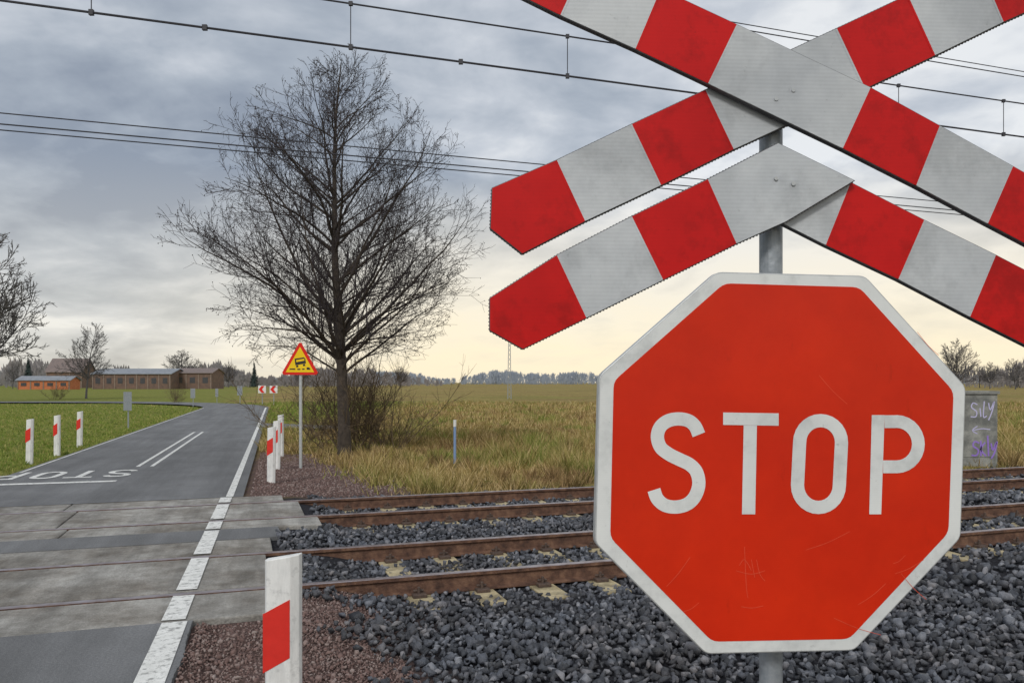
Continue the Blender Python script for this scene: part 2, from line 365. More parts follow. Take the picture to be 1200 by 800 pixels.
for D0,D1,a0,a1,stp in((3.4,7.0,-.6,6.2,.051),(7.0,10.0,-.2,9.5,.053),(10,13.6,.2,13,.06),(3.4,13.6,6.2,26,.10)):
    A,Dm=band(D0,D1,a0,a1,stp)
    if stp==.10:
        k=~(((Dm<7)&(A<6.2))|((Dm>=7)&(Dm<10)&(A<9.5))|((Dm>=10)&(A<13))); A=A[k];Dm=Dm[k]
    x=A*R[0]+Dm*NR[0]; y=A*R[1]+Dm*NR[1]; s_=N_[0]*x+N_[1]*y
    lim=np.where(Dm<7,.78-.12*(Dm-5)+.2*np.sin(Dm*5)+rng.normal(0,.16,len(Dm)),np.where(Dm<9.9,.02,.5))
    k=s_>lim
    k&=(y<20)
    rd=np.min(np.abs(np.stack([Dm-Dr for Dr in(7.35,8.85,11.1,12.6)])),axis=0)
    k&=rd>.085
    x,y,Dm,A,rd=x[k],y[k],Dm[k],A[k],rd[k]
    z=hgt(x,y)+rng.uniform(-.005,.035,len(x))
    hump=.045*np.exp(-((Dm-9.98)/.45)**2)+.03*np.exp(-((Dm-5.6)/.7)**2)+.02*np.sin(A*1.7)*np.sin(Dm*2.1)
    near_sl=np.minimum(np.abs(Dm-8.1),np.abs(Dm-11.85))<1.32
    ph=np.abs(((A+40)/.62+.5)%1-.5)*.62
    clear=near_sl&(ph<.13+rng.uniform(-.02,.02,len(x)))&(rd<.36+rng.uniform(-.1,.1,len(x)))
    z=z+hump-np.where(clear,.075,0)
    sz=np.clip(rng.lognormal(math.log(.034),.34,len(x)),.015,.062)*(1.4 if stp==.1 else 1.0)
    sz=np.where(rd<.2,np.minimum(sz,.035),sz)
    pts.append(np.stack([x,y,z],1)); szs.append(sz)
scatter('track_ballast',np.concatenate(pts),np.concatenate(szs),[M['stone']])
A,Dm=band(3.3,7.3,-2.6,1.1,.023)
x=A*R[0]+Dm*NR[0]; y=A*R[1]+Dm*NR[1]; s_=N_[0]*x+N_[1]*y; k=(s_>-.585)&(s_<1.25)&((Dm<6.45)|(s_>.03)); x,y,s_=x[k],y[k],s_[k]
P=np.stack([x,y,hgt(x,y)+.006+.035*(1-sm(s_,-.6,-.35))+.008*np.sin(x*5)*np.sin(y*4)],1); S=np.clip(rng.lognormal(math.log(.0105),.45,len(x)),.005,.034)
A,Dm=band(13.4,22,-5.5,3.2,.06)
x=A*R[0]+Dm*NR[0]; y=A*R[1]+Dm*NR[1]; s_=N_[0]*x+N_[1]*y; k=(s_>-.4)&(s_<2.3-.12*(Dm-13)+rng.normal(0,.2,len(x))); x,y=x[k],y[k]
P=np.concatenate([P,np.stack([x,y,hgt(x,y)+.002],1)]); S=np.concatenate([S,rng.uniform(.012,.035,len(x))])
scatter('gravel_shoulder',P,S,[M['redgravel']])
# ---------------- grass ----------------
gmat=bpy.data.materials.new('grass_blades'); gmat.use_nodes=True
nt=gmat.node_tree;n=nt.nodes;L=nt.links;b=n['Principled BSDF']; b.inputs['Roughness'].default_value=.8; b.inputs['Specular IOR Level'].default_value=.15
tc=n.new('ShaderNodeTexCoord'); geo=n.new('ShaderNodeNewGeometry')
a1=ramp(geo.outputs['Random Per Island'],[(0,(.16,.135,.038)),(.3,(.30,.22,.075)),(.65,(.45,.33,.14)),(1,(.60,.46,.25))])
a2=ramp(geo.outputs['Random Per Island'],[(0,(.08,.14,.022)),(.5,(.17,.23,.038)),(.8,(.26,.28,.07)),(1,(.42,.34,.14))])
a3_=ramp(geo.outputs['Random Per Island'],[(0,(.09,.055,.03)),(.5,(.22,.135,.06)),(1,(.40,.27,.14))])
sep=n.new('ShaderNodeSeparateXYZ'); L.new(tc.outputs['Object'],sep.inputs[0])
a1=mix(ramp(nzn(.28,4,(1,1.6,1)),[(.48,(0,0,0)),(.58,(.85,.85,.85))]),a1,a3_)
nn=nzn(.35,4)
mm=n.new('ShaderNodeMapRange'); mm.inputs[1].default_value=.48; mm.inputs[2].default_value=.62; mm.inputs[4].default_value=.85; L.new(nn,mm.inputs[0])
ml=n.new('ShaderNodeMapRange'); ml.inputs[1].default_value=-7; ml.inputs[2].default_value=-11; L.new(sep.outputs[0],ml.inputs[0])
mx_=n.new('ShaderNodeMath'); mx_.operation='MAXIMUM'; L.new(mm.outputs[0],mx_.inputs[0]); L.new(ml.outputs[0],mx_.inputs[1])
L.new(mix(mx_.outputs[0],a1,a2),b.inputs['Base Color'])
N=330000
d=12*(75/12)**(rng.random(N)**1.15); x=d*rng.uniform(-.80,.95,N); y=d
cl=rng.random(N)<.75
cxx=np.round(x/.45)*.45; cyy=np.round(y/.45)*.45
hsh=np.sin(cxx*127.1+cyy*311.7)*43758.5; h1=hsh-np.floor(hsh); hsh=np.sin(cxx*269.5+cyy*183.3)*43758.5; h2=hsh-np.floor(hsh)
rad=.06+.20*h1; th=rng.uniform(0,6.283,N); rr=rad*np.sqrt(rng.random(N))
x=np.where(cl,cxx+(h1-.5)*.6+rr*np.cos(th),x); y=np.where(cl,cyy+(h2-.5)*.6+rr*np.sin(th),y)
D,s,t=fields(x,y)
k=(D>13.35+rng.normal(0,.14,N))&~((s>-5.1)&(s<-.42)&(t<66))&~((s>-.5)&(s<2.1-.14*(D-13)+rng.normal(0,.25,N))&(D<22))&~((s>-7.2+.4*(D-13)+rng.normal(0,.2,N))&(s<-4)&(D<17))&~((s>-.5)&(s<2.9)&(t>33.2-.25*s)&(t<37-.8*s))
k&=~((t>62)&(s<-.3)&(np.abs(np.hypot(s+27,t-60)-24.2)<2.6))
x,y,h1,h2,cl,D,s=x[k],y[k],h1[k],h2[k],cl[k],D[k],s[k]; N=len(x)
right=s>-.5
H0=np.where(right,.05+.11*rng.random(N)+cl*.26*h2*h2,.03+.07*rng.random(N)+cl*.05*h2)
bigm=(np.sin(x*.5+1)*np.sin(y*.37+x*.2)>.0)&right&(D<30); H0=np.where(bigm,H0*1.5,H0)
ang=rng.uniform(0,6.283,N); wd=.0045+.00042*y; lean=rng.uniform(.1,1.1,N)*H0; la=rng.uniform(0,6.283,N)
z=hgt(x,y)-.01
p0=np.stack([x+np.cos(ang)*wd,y+np.sin(ang)*wd*.3,z],1); p1=np.stack([x-np.cos(ang)*wd,y-np.sin(ang)*wd*.3,z],1); p2=np.stack([x+np.cos(la)*lean,y+np.sin(la)*lean,z+H0],1)
V=np.stack([p0,p1,p2],1).reshape(-1,3); Fc=np.arange(3*N).reshape(-1,3)
np_mesh('grass',V,Fc,[gmat])
# ---------------- trees ----------------
class Chains:
    def __init__(s): s.V=[];s.F=[];s.M=[];s.b=0
    def chain(s,P,Rr,k,mi):
        n_=len(P); d0=(P[1]-P[0]).normalized(); xx=d0.orthogonal().normalized()
        for i_,(p,r) in enumerate(zip(P,Rr)):
            dd=(P[min(i_+1,n_-1)]-P[max(i_-1,0)]).normalized(); xa=(xx-dd*xx.dot(dd)).normalized(); ya=dd.cross(xa)
            for j in range(k):
                an=2*math.pi*j/k; q=p+xa*(math.cos(an)*r)+ya*(math.sin(an)*r); s.V.append((q.x,q.y,q.z))
        for i_ in range(n_-1):
            for j in range(k):
                a=s.b+i_*k+j; c=s.b+i_*k+(j+1)%k; s.F.append((a,c,c+k,a+k)); s.M.append(mi)
        s.b+=n_*k
def rv(a=1): return Vector((random.uniform(-a,a),random.uniform(-a,a),random.uniform(-a,a)))
def path(p,d,L,n,wig,trop):
    P=[p.copy()]; d=d.normalized()
    for i_ in range(n):
        d=(d+rv(wig)+Vector((0,0,trop))).normalized(); p=p+d*(L/n); P.append(p.copy())
    return P
def side(d,ang):
    o=d.orthogonal().normalized(); o.rotate(Quaternion(d,random.uniform(0,6.283)))
    return (d*math.cos(ang)+o*math.sin(ang)).normalized()
def bare_tree(ht=10.2,nprim=58,nsec=11,nter=7,nq=4,z0=2.2,tr=.17,minr=.0045,seed=1,mats=None,cones=True,wx=1.0):
    """each limb aims at a point on the crown surface (half width by height fraction)"""
    crown=[(0.28,1.9),(.36,2.7),(.44,3.2),(.52,3.35),(.62,3.15),(.72,2.75),(.82,2.15),(.90,1.5),(.96,.85),(1.0,.12)]
    def cw(f):
        if f<=crown[0][0]: return crown[0][1]
        for (a,b_),(c,d_) in zip(crown,crown[1:]):
            if f<=c: return b_+(d_-b_)*(f-a)/(c-a)
        return .1
    random.seed(seed); C=Chains()
    T=path(Vector((0,0,-.2)),Vector((0,0,1)),ht+.1,22,.045,.06)
    n_=len(T); TR=[tr*(1-.95*(i_/(n_-1))**.85)+ .05*math.exp(-i_*1.2)+.004 for i_ in range(n_)]
    C.chain(T,TR,9,0)
    for i_ in range(nprim):
        f=(i_+random.random())/nprim
        tipf=.27+.72*f**.9
        tz=tipf*ht; rad_=cw(tipf)*wx*(random.uniform(.82,1.12) if i_%3 else random.uniform(.4,.8))
        rise=rad_*random.uniform(.55,1.2)+.15; sz_=max(z0*random.uniform(.9,1.25),tz-rise)
        sz_=min(sz_,ht*.95)
        kk_=sz_/ht*(n_-1)+.4; kf=min(n_-2,int(kk_)); base=T[kf].lerp(T[kf+1],min(1,kk_-kf))
        az=i_*2.399+random.uniform(-.4,.4)
        tgt=Vector((T[kf].x+math.cos(az)*rad_,T[kf].y+math.sin(az)*rad_,tz)); vec=tgt-base; Lp=vec.length*1.04
        low=f<.14
        P=path(base,(vec.normalized()+Vector((0,0,.16 if low else .02))),Lp,9,.14,-.03 if low else .005); r0=min(TR[kf]*.55,.0105*Lp+.006); RR=[max(minr*1.2,r0*(1-.88*j/9)) for j in range(10)]
        C.chain(P,RR,5,0)
        ns=max(4,int(nsec*Lp/3.2))
        for j in range(ns):
            g_=.16+.82*(j+random.random())/ns; q=g_*9; a=int(min(q,8)); bp_=P[a].lerp(P[a+1],q-a); dd=(P[a+1]-P[a]).normalized()
            Ls=(Lp*(.42*(1-g_)+.12)+.26)*random.uniform(.7,1.2)
            P2=path(bp_,side(dd,random.uniform(.45,.9)),Ls,5,.18,.07); r1=max(minr*1.15,RR[a]*.42)
            C.chain(P2,[max(minr,r1*(1-.8*m/5)) for m in range(6)],4,1)
            for m in range(nter):
                g3=.15+.85*(m+random.random())/nter; q3=g3*5; a3=int(min(q3,4)); b3=P2[a3].lerp(P2[a3+1],q3-a3); d3=(P2[a3+1]-P2[a3]).normalized()
                Lt=max(.18,Ls*(.5-.22*g3))*random.uniform(.6,1.2)
                P3=path(b3,side(d3,random.uniform(.45,.95)),Lt,3,.22,.08)
                C.chain(P3,[minr*1.0,minr*.95,minr*.8,minr*.55],3,1)
                for w in range(nq):
                    a4=random.randint(0,2); b4=P3[a4].lerp(P3[a4+1],random.random()); d4=(P3[a4+1]-P3[a4]).normalized()
                    P4=path(b4,side(d4,random.uniform(.4,1.0)),Lt*random.uniform(.3,.65),2,.25,.05)
                    C.chain(P4,[minr*.85,minr*.75,minr*.5],3,1)
                    if cones and random.random()<.25:
                        e=P4[-1]; C.chain([e,e+Vector((0,0,-.012)),e+Vector((0,0,-.03))],[.004,.013,.004],4,1)
    me=bpy.data.meshes.new('bare_tree'); me.from_pydata(C.V,[],C.F); me.polygons.foreach_set('material_index',C.M)
    for m in mats: me.materials.append(m)
    me.update(); return me
tm=bare_tree(nprim=78,nsec=12,nter=7,nq=3,mats=[M['bark'],M['twig']],seed=3,minr=.0047)
big=link(bpy.data.objects.new('alder_tree',tm)); big.location=gp(404,20.4,-.14); big.scale=(1.03,1.03,1.035)
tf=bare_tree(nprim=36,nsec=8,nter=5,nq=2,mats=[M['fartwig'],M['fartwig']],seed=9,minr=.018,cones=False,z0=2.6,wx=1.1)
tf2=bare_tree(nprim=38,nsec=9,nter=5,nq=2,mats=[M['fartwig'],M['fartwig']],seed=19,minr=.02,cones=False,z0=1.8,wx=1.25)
def place(me,nm,px,d,top,wx=1,rot=0):
    o=link(bpy.data.objects.new(nm,me)); o.location=gp(px,d,-.1); sc=(up(top,d)+.1)/10.1; o.scale=(sc*wx,sc*wx,sc); o.rotation_euler[2]=rot; return o
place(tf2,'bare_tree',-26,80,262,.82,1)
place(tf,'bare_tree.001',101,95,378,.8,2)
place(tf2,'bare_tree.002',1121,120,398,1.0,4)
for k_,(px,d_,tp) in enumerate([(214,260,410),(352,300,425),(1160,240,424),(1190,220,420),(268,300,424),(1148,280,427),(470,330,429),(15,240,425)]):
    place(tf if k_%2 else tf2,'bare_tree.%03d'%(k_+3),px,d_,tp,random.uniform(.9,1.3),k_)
def shrub(seed,ht,spread,stems,mats,minr=.0045):
    random.seed(seed); C=Chains()
    for i_ in range(stems):
        az=random.uniform(0,6.28); el=random.uniform(.7,1.4); L_s=ht*random.uniform(.6,1.1)
        P=path(Vector((random.uniform(-spread,spread)*.4,random.uniform(-.3,.3),-.05)),Vector((math.cos(az)*math.cos(el)*spread,math.sin(az)*math.cos(el),math.sin(el))),L_s,7,.16,.03)
        C.chain(P,[.010*(1-.8*j/7)+minr*.5 for j in range(8)],4,0)
        for j in range(12):
            q=(.2+.8*random.random())*7; a=int(min(q,6)); b_=P[a].lerp(P[a+1],q-a); d_=(P[a+1]-P[a]).normalized()
            P2=path(b_,side(d_,random.uniform(.4,.9)),L_s*random.uniform(.15,.4),4,.2,.06); C.chain(P2,[minr,minr*.9,minr*.8,minr*.6,minr*.4],3,0)
            for m in range(4):
                a2_=random.randint(0,3); P3=path(P2[a2_],side((P2[a2_+1]-P2[a2_]).normalized(),.7),random.uniform(.1,.3),2,.2,.05); C.chain(P3,[minr*.7,minr*.6,minr*.4],3,0)
    me=bpy.data.meshes.new('bare_shrub'); me.from_pydata(C.V,[],C.F)
    for m in mats: me.materials.append(m)
    me.update(); return me
sh=shrub(4,2.3,1.5,22,[M['shrubtwig']])
for k_,(px,d_,sc) in enumerate([(376,22.5,1.15),(402,22,1.35),(434,22,1.2),(462,23,.75),(207,72,.9),(66,90,.9)]):
    o=link(bpy.data.objects.new('bare_shrub'+('' if k_==0 else '.%03d'%k_),sh)); o.location=gp(px,d_,-.12); o.scale=(sc,)*3; o.rotation_euler[2]=k_*1.3
def treeline(name,specs,matl,seed):
    r=np.random.default_rng(seed); Vs=[]
    for px0,px1,d0,d1,h0,h1,n_ in specs:
        for _ in range(n_):
            px=r.uniform(px0,px1); d_=r.uniform(d0,d1); h=r.uniform(h0,h1)*(.8+.35*math.sin(px*.045)*math.sin(px*.013+1)); cx_=(px-600)*d_/F; w=h*r.uniform(.28,.5)
            m=46; a=r.uniform(0,6.28,m); rr_=np.sqrt(r.random(m))*w; zz=h*(.12+.88*r.random(m)**.8); rr_*=np.clip(1.35-zz/h,.15,1)
            px_=cx_+rr_*np.cos(a); py_=d_+rr_*np.sin(a); hw=h*.035*r.uniform(.5,1.6,m); lh=h*.17*r.uniform(.6,1.3,m)
            b0=np.stack([px_-hw,py_,zz-lh],1); b1=np.stack([px_+hw,py_+hw,zz-lh],1); tt=np.stack([px_+r.normal(0,1,m)*hw,py_,zz+lh*.5],1)
            zb=np.clip(b0[:,2],-.2,None); b0[:,2]=zb; b1[:,2]=zb
            Vs.append(np.stack([b0,b1,tt],1).reshape(-1,3))
    V=np.concatenate(Vs); return np_mesh(name,V,np.arange(len(V)).reshape(-1,3),[matl])
M['farwood_haze']=mat('far_wood_haze',[(.30,.345,.42),(.36,.405,.48)],.02,1,island=.4)  # pale blue-grey: aerial haze painted into the base colour of the far forest
M['midwood_haze']=mat('mid_wood_haze',[(.21,.205,.225),(.30,.27,.26)],.05,1,island=.5)  # bare-wood brown lightened and greyed in the colour to imitate distance haze
M['conifer']=mat('conifer',[(.04,.07,.065),(.08,.11,.095)],.5,1,island=.5)
treeline('forest',[(-150,1350,800,950,12,15,1100)],M['farwood_haze'],1)
treeline('forest.001',[(150,440,330,480,7,10.5,300),(-100,150,300,420,7,11,150),(1080,1400,260,420,7,11,190),(440,520,400,500,5,8,40)],M['midwood_haze'],2)
def conifer(px,d_,top,nm):
    r=np.random.default_rng(int(px)); h=up(top,d_)+.1; m=900; zz=h*(.08+.92*r.random(m)); rad_=(1-zz/h)*h*.26+.05; a=r.uniform(0,6.28,m); l=rad_*r.uniform(.6,1.1,m)
    c_=gp(px,d_); p=np.stack([c_.x+0*zz,c_.y+0*zz,zz],1); tip=np.stack([c_.x+l*np.cos(a),c_.y+l*np.sin(a),zz-l*.35],1); sd=np.stack([-np.sin(a),np.cos(a),0*a],1)*(h*.03)
    V=np.stack([p,tip+sd,tip-sd],1).reshape(-1,3); np_mesh(nm,V,np.arange(len(V)).reshape(-1,3),[M['conifer']])
conifer(33,240,419,'spruce_tree'); conifer(298,300,425,'spruce_tree.001')
# ---------------- buildings ----------------
def building(name,px0,px1,d_,eave,ridge,depth,wall,roof,wins):
    e=empty(name); x0=gp(px0,d_).x; x1=gp(px1,d_).x; ze=up(eave,d_); zr=up(ridge,d_)
    g=Geo(); w=x1-x0; g.box(((x0+x1)/2,d_+depth/2,-.2),w,depth,ze+.2)
    g.add([(x0,d_,ze),(x0,d_+depth,ze),(x0,d_+depth/2,zr-.05)],[[0,1,2]]); g.add([(x1,d_,ze),(x1,d_+depth,ze),(x1,d_+depth/2,zr-.05)],[[0,1,2]])
    g.make('walls',[wall],e)
    g=Geo(); o_=.4
    for sg in(0,1):
        ya=d_-o_ if sg==0 else d_+depth+o_
        g.prism([Vector((x0-o_,ya,ze-.1)),Vector((x1+o_,ya,ze-.1)),Vector((x1+o_,d_+depth/2,zr)),Vector((x0-o_,d_+depth/2,zr))],(0,0,.18))
    g.make('roof',[roof],e)
    g=Geo()
    for k in range(wins):
        wx=x0+w*(k+.5)/wins; g.box((wx,d_-.02,ze*.35),w/wins*.42,.06,ze*.38)
    g.make('windows',[M['dark']],e)
    g=Geo()
    for k in range(wins+1):
        wx=x0+.2+(w-.4)*k/wins; g.box((wx,d_-.06,-.1),.3,.1,ze-.1)
    g.make('pillars',[M['pillar']],e)
    return e
building('brick_barn',108,200,230,438,432,12,M['barnwall'],M['roof'],7)
building('brick_barn.001',203,248,236,437,431.5,10,M['barnwall'],M['houseroof'],3)
building('farm_house',54,96,270,436,420,9,M['barnwall'],M['houseroof'],3)
building('brick_shed',20,82,215,445.5,441,5,M['brick'],M['roof'],4)
# ---------------- marker posts ----------------
def marker_post(name,base,h=1.0,w=.165,th=.07,yaw=0,tilt=0):
    e=empty(name); e.location=base; e.rotation_euler=(0,tilt,yaw)
    g=Geo(); hw=w/2
    pr=[(-hw,0),(-hw+.02,-th/2),(hw-.035,-th/2),(hw,-.008),(hw,th/2),(-hw,th/2)]
    lo=[Vector((x,y,-.1)) for x,y in pr]; hi=[Vector((x,y,h-.03+.03*(x+hw)/w)) for x,y in pr]; k=len(pr)
    g.add(lo+hi,[[j,(j+1)%k,(j+1)%k+k,j+k] for j in range(k)]+[list(range(k,2*k))])
    g.make('post_body',[M['white']],e,bevel=.004)
    g=Geo(); y=-th/2-.002; xl,xr=-hw+.004,hw-.036
    for sy in(1,-1):
        yy=y*sy if sy==1 else th/2+.002
        q=[Vector((xl,yy,h-.55)),Vector((xr,yy,h-.475)),Vector((xr,yy,h-.205)),Vector((xl,yy,h-.275))]
        g.prism(q,(0,.0015*sy,0))
    g.make('red_reflector',[M['redpost']],e)
    return e
marker_post('crossing_marker_post',gp(331,3.73,0.0),1.0,.168,.07,yaw=-.08)
for k_,(px,d_) in enumerate([(317.5,14.9),(324,17.4),(329,20.6),(34,18.1),(66.5,20.2),(93,22.9)]):
    marker_post('crossing_marker_post.%03d'%(k_+1),gp(px,d_,-.02),1.0,.15,.08,yaw=random.uniform(-.15,.15),tilt=random.uniform(-.02,.02))
# ---------------- level crossing sign (double cross) ----------------
ORG=Vector((0,0,H))
def on_plane(px,py,C,Nn,off=0):
    dr=Vector(((px-600)/F,1,-(py-HY)/F)); t_=(C-ORG).dot(Nn)/dr.dot(Nn); return ORG+dr*t_+Nn*off
def plane(yaw): a=math.radians(yaw); return Vector((math.sin(a),-math.cos(a),0)).normalized()
CX=Vector((.66,1.93,2.4)); NX=plane(3)
def shrink(poly,w=1.6):
    n_=len(poly); area=sum(poly[i_][0]*poly[(i_+1)%n_][1]-poly[(i_+1)%n_][0]*poly[i_][1] for i_ in range(n_)); sg=1 if area>0 else -1; out=[]
    for i_ in range(n_):
        a=poly[i_-1];b_=poly[i_];c_=poly[(i_+1)%n_]
        d1=Vector((b_[0]-a[0],b_[1]-a[1])).normalized(); d2=Vector((c_[0]-b_[0],c_[1]-b_[1])).normalized()
        n1=Vector((-d1.y,d1.x))*sg; n2=Vector((-d2.y,d2.x))*sg; m=(n1+n2); m=m/max(.3,m.length_squared)*2
        out.append((b_[0]+m.x*w,b_[1]+m.y*w))
    return out
cross=empty('railway_crossing_sign')
def beam(name,up_,lo_,tipL,tipR,first,layer):
    outline=(tipL or [])+up_+(tipR or [])+lo_[::-1]
    g=Geo(); g.prism([on_plane(x,y,CX,NX,layer) for x,y in outline],-NX*.018); g.make(name+'_plate',[M['plate']],cross,bevel=.0015)
    # perforated (scalloped) long edges of the folded plate
    g=Geo(); n_=len(outline)
    for i_ in range(n_):
        a=outline[i_]; b_=outline[(i_+1)%n_]; l=math.hypot(b_[0]-a[0],b_[1]-a[1]); m=int(l/4)
        if l<60 and not tipL: continue
        for q in range(m):
            u=(q+.5)/m; p=on_plane(a[0]+(b_[0]-a[0])*u,a[1]+(b_[1]-a[1])*u,CX,NX,layer-.010); g.box(p-Vector((0,0,.0015)),.0032,.004,.003)
    g.make(name+'_edge_teeth',[M['plate']],cross)
    g=Geo(); colr=first; secs=[]
    U2=up_[:];L2=lo_[:]
    for k in range(len(U2)-1):
        poly=[U2[k],U2[k+1],L2[k+1],L2[k]]
        if k==0 and tipL: poly=tipL+[U2[0],U2[1],L2[1],L2[0]]
        if k==len(U2)-2 and tipR: poly=[U2[k],U2[k+1]]+tipR+[L2[k+1],L2[k]]
        secs.append((poly,colr)); colr=1-colr
    for poly,cc in secs:
        g.prism([on_plane(x,y,CX,NX,layer+.0012) for x,y in shrink(poly,1.0)],-NX*.001,cc)
    for k in range(1,len(U2)-1):
        ux,uy=U2[k];lx,ly=L2[k]; dx=(ly-uy);dy=-(lx-ux); l=math.hypot(dx,dy); dx/=l;dy/=l
        vx,vy=(lx-ux)/l,(ly-uy)/l
        for sg in(1,-1):
            cc=secs[k][1] if sg==1 else secs[k-1][1]
            a=(ux+vx*1.1,uy+vy*1.1); b_=(lx-vx*1.1,ly-vy*1.1)
            g.prism([on_plane(x,y,CX,NX,layer+.0018) for x,y in[a,(a[0]+dx*2.2*sg,a[1]+dy*2.2*sg),(b_[0]+dx*2.2*sg,b_[1]+dy*2.2*sg),b_]],-NX*.0008,cc)
    g.make(name+'_bands',[M['x_white'],M['x_red']],cross)
beam('cross_arm_rising',[(576,220),(652,187),(740,145),(826,105),(980,33),(1063,-6),(1145,-45),(1232,-84)],[(612,298),(686,260),(775,218),(860,176),(1014,105),(1096,66),(1176,27),(1262,-12)],[(574,268)],[(1270,-60)],1,.0)
beam('cross_arm_falling',[(600,-92),(688,-48),(772,-8),(860,33),(1015,106),(1095,150),(1180,197),(1262,243)],[(572,-17),(655,24),(742,63),(826,103),(982,178),(1067,221),(1150,265),(1228,306)],[(562,-60)],[(1268,290)],1,.022)
beam('half_cross_arm_right',[(912,172),(997,213),(1083,257),(1167,298),(1250,341)],[(880,244),(967,288),(1052,328),(1136,372),(1216,412)],None,[(1256,388)],0,-.0)
beam('half_cross_arm_left',[(573,350),(651,300),(738,255),(826,212),(908,170)],[(612,410),(686,374),(775,330),(860,288),(918,262)],[(573,388)],[(998,214)],1,.02)
g=Geo(); pc=on_plane(912,300,CX,NX,0); px_=pc.x; py_=pc.y+.055
g.tube((px_,py_,-.3),(px_,py_,up(150,py_)),.028,24)
for z_ in(up(120,1.93),up(215,1.93)):
    g.box((px_,py_-.012,z_-.02),.09,.08,.035)
for z_ in (up(410,1.93),up(700,1.93)): g.box((px_,py_-.005,z_-.02),.085,.075,.035)
g.make('post',[M['galv']],cross)
g=Geo()
for bx,by in((905,120),(925,110),(905,212),(925,218)):
    p=on_plane(bx,by,CX,NX,.0225); g.tube(p,p+NX*.003,.005,8)
g.make('rivets',[M['alu']],cross)
# ---------------- STOP sign ----------------
stop=empty('stop_sign'); CS=Vector((.652,1.90,1.609)); NS=plane(7)
octo=[(840,318.5),(1014,323),(1132,453),(1126,630),(1001,762),(827,766),(697,636),(702,440)]
def roundp(poly,r=7):
    out=[]; n_=len(poly)
    for i_ in range(n_):
        a=Vector(poly[i_-1]);b_=Vector(poly[i_]);c_=Vector(poly[(i_+1)%n_]); p=b_+(a-b_).normalized()*r; q=b_+(c_-b_).normalized()*r
        for u in(0,.33,.66,1): out.append(tuple((1-u)**2*p+2*u*(1-u)*b_+u*u*q))
    return out
g=Geo(); g.prism([on_plane(x,y,CS,NS,0) for x,y in roundp(octo)],-NS*.022); g.make('plate',[M['alu']],stop,bevel=.002)
g=Geo(); g.prism([on_plane(x,y,CS,NS,.0008) for x,y in roundp(shrink(octo,1.6),6)],-NS*.0006); g.make('white_border',[M['s_white']],stop)
inner=[(848,331),(1007,335.5),(1118,458),(1112,624),(995,749),(834,752),(714,630),(718,446)]
g=Geo(); g.prism([on_plane(x,y,CS,NS,.0016) for x,y in roundp(shrink(inner,1),8)],-NS*.0006); g.make('red_face',[M['s_red']],stop)
g=Geo()
for k,q in enumerate(LET): g.add([on_plane(x,y,CS,NS,.0024) for x,y in q],[[0,1,2,3]])
g.make('lettering_stop',[M['s_white']],stop)
g=Geo(); random.seed(5)
sc=[[(866,662),(871,655),(876,660),(880,668)],[(872,640),(874,684),(876,700)],[(862,668),(880,672),(896,668)],[(886,655),(890,672),(896,680)],[(880,655),(884,676)]]
for _ in range(11):
    x=random.uniform(760,1080); y=random.uniform(620,730) if random.random()<.6 else random.uniform(360,460); a=random.uniform(-.9,.9); l=random.uniform(10,60); sc.append([(x,y),(x+l*.5*math.cos(a),y+l*.5*math.sin(a)+2),(x+l*math.cos(a),y+l*math.sin(a))])
for s_ in sc:
    for q in stroke(catmull(s_,5),.5): g.add([on_plane(x,y,CS,NS,.0022) for x,y in q],[[0,1,2,3]])
g.make('scratches',[M['scratch']],stop)
# ---------------- other signs ----------------
w=empty('warning_sign'); d_=17.8
def wp(px,py,off=0): return Vector(((px-600)*d_/F,d_-off,up(py,d_)))
g=Geo(); g.tube((gp(351.5,d_).x,d_+.06,-.15),(gp(351.5,d_).x,d_+.06,up(415,d_)),.035,10); g.make('post',[M['alu']],w)
tri=[(350.5,401.5),(353,401.5),(372.5,436.5),(370.5,439),(332.5,439),(330.5,436.5)]
g=Geo(); g.prism([wp(*p) for p in tri],(0,.02,0)); g.make('red_border',[M['signred']],w)
g=Geo(); g.prism([wp(x,y,.004) for x,y in[(351.6,406.2),(368.2,436),(334.8,436)]],(0,.003,0)); g.make('yellow_face',[M['yellow']],w)
g=Geo()
for poly in([(345.3,420.2),(356,418.5),(357.8,420),(358.6,425.5),(346.3,427.8)],[(347,428.1),(349.5,427.7),(349.8,430),(347.4,430.4)],[(354.9,426.7),(357.4,426.2),(357.8,428.5),(355.4,428.9)],[(340,431.6),(346,431.6),(346,433),(339,433)],[(348.5,431.8),(352,431.8),(352,433.2),(348.5,433.2)],[(354,431.6),(357,431.6),(357,433),(354,433)],[(359.5,430.3),(362.5,430.3),(364,433),(359.5,433)]):
    g.prism([wp(x,y,.008) for x,y in poly],(0,.002,0))
g.make('pictogram',[M['black']],w)
g=Geo(); g.prism([wp(x,y,.010) for x,y in [(347,421.8),(356.5,420.2),(356.9,422.4),(347.5,424.2)]],(0,.001,0)); g.make('pictogram_window',[M['yellow']],w)
cv=empty('chevron_sign'); d_=68.
g=Geo()
for x0 in(302.5,316): g.prism([wp(x0,451.5),wp(x0+9,451.5),wp(x0+9,460.5),wp(x0,460.5)],(0,.05,0))
g.make('white_panels',[M['white']],cv)
g=Geo()
for x0 in(302.5,316): g.prism([wp(x0+4,452,.02),wp(x0+7.5,452,.02),wp(x0+4.5,456,.02),wp(x0+7.5,460,.02),wp(x0+4,460,.02),wp(x0+.8,456,.02)],(0,.01,0))
g.make('red_chevrons',[M['signred']],cv)
g=Geo()
for x0 in(307,320.5): g.tube(wp(x0,456,-.1),(gp(x0,d_).x,d_+.1,-.1),.04,6)
g.make('posts',[M['galv']],cv)
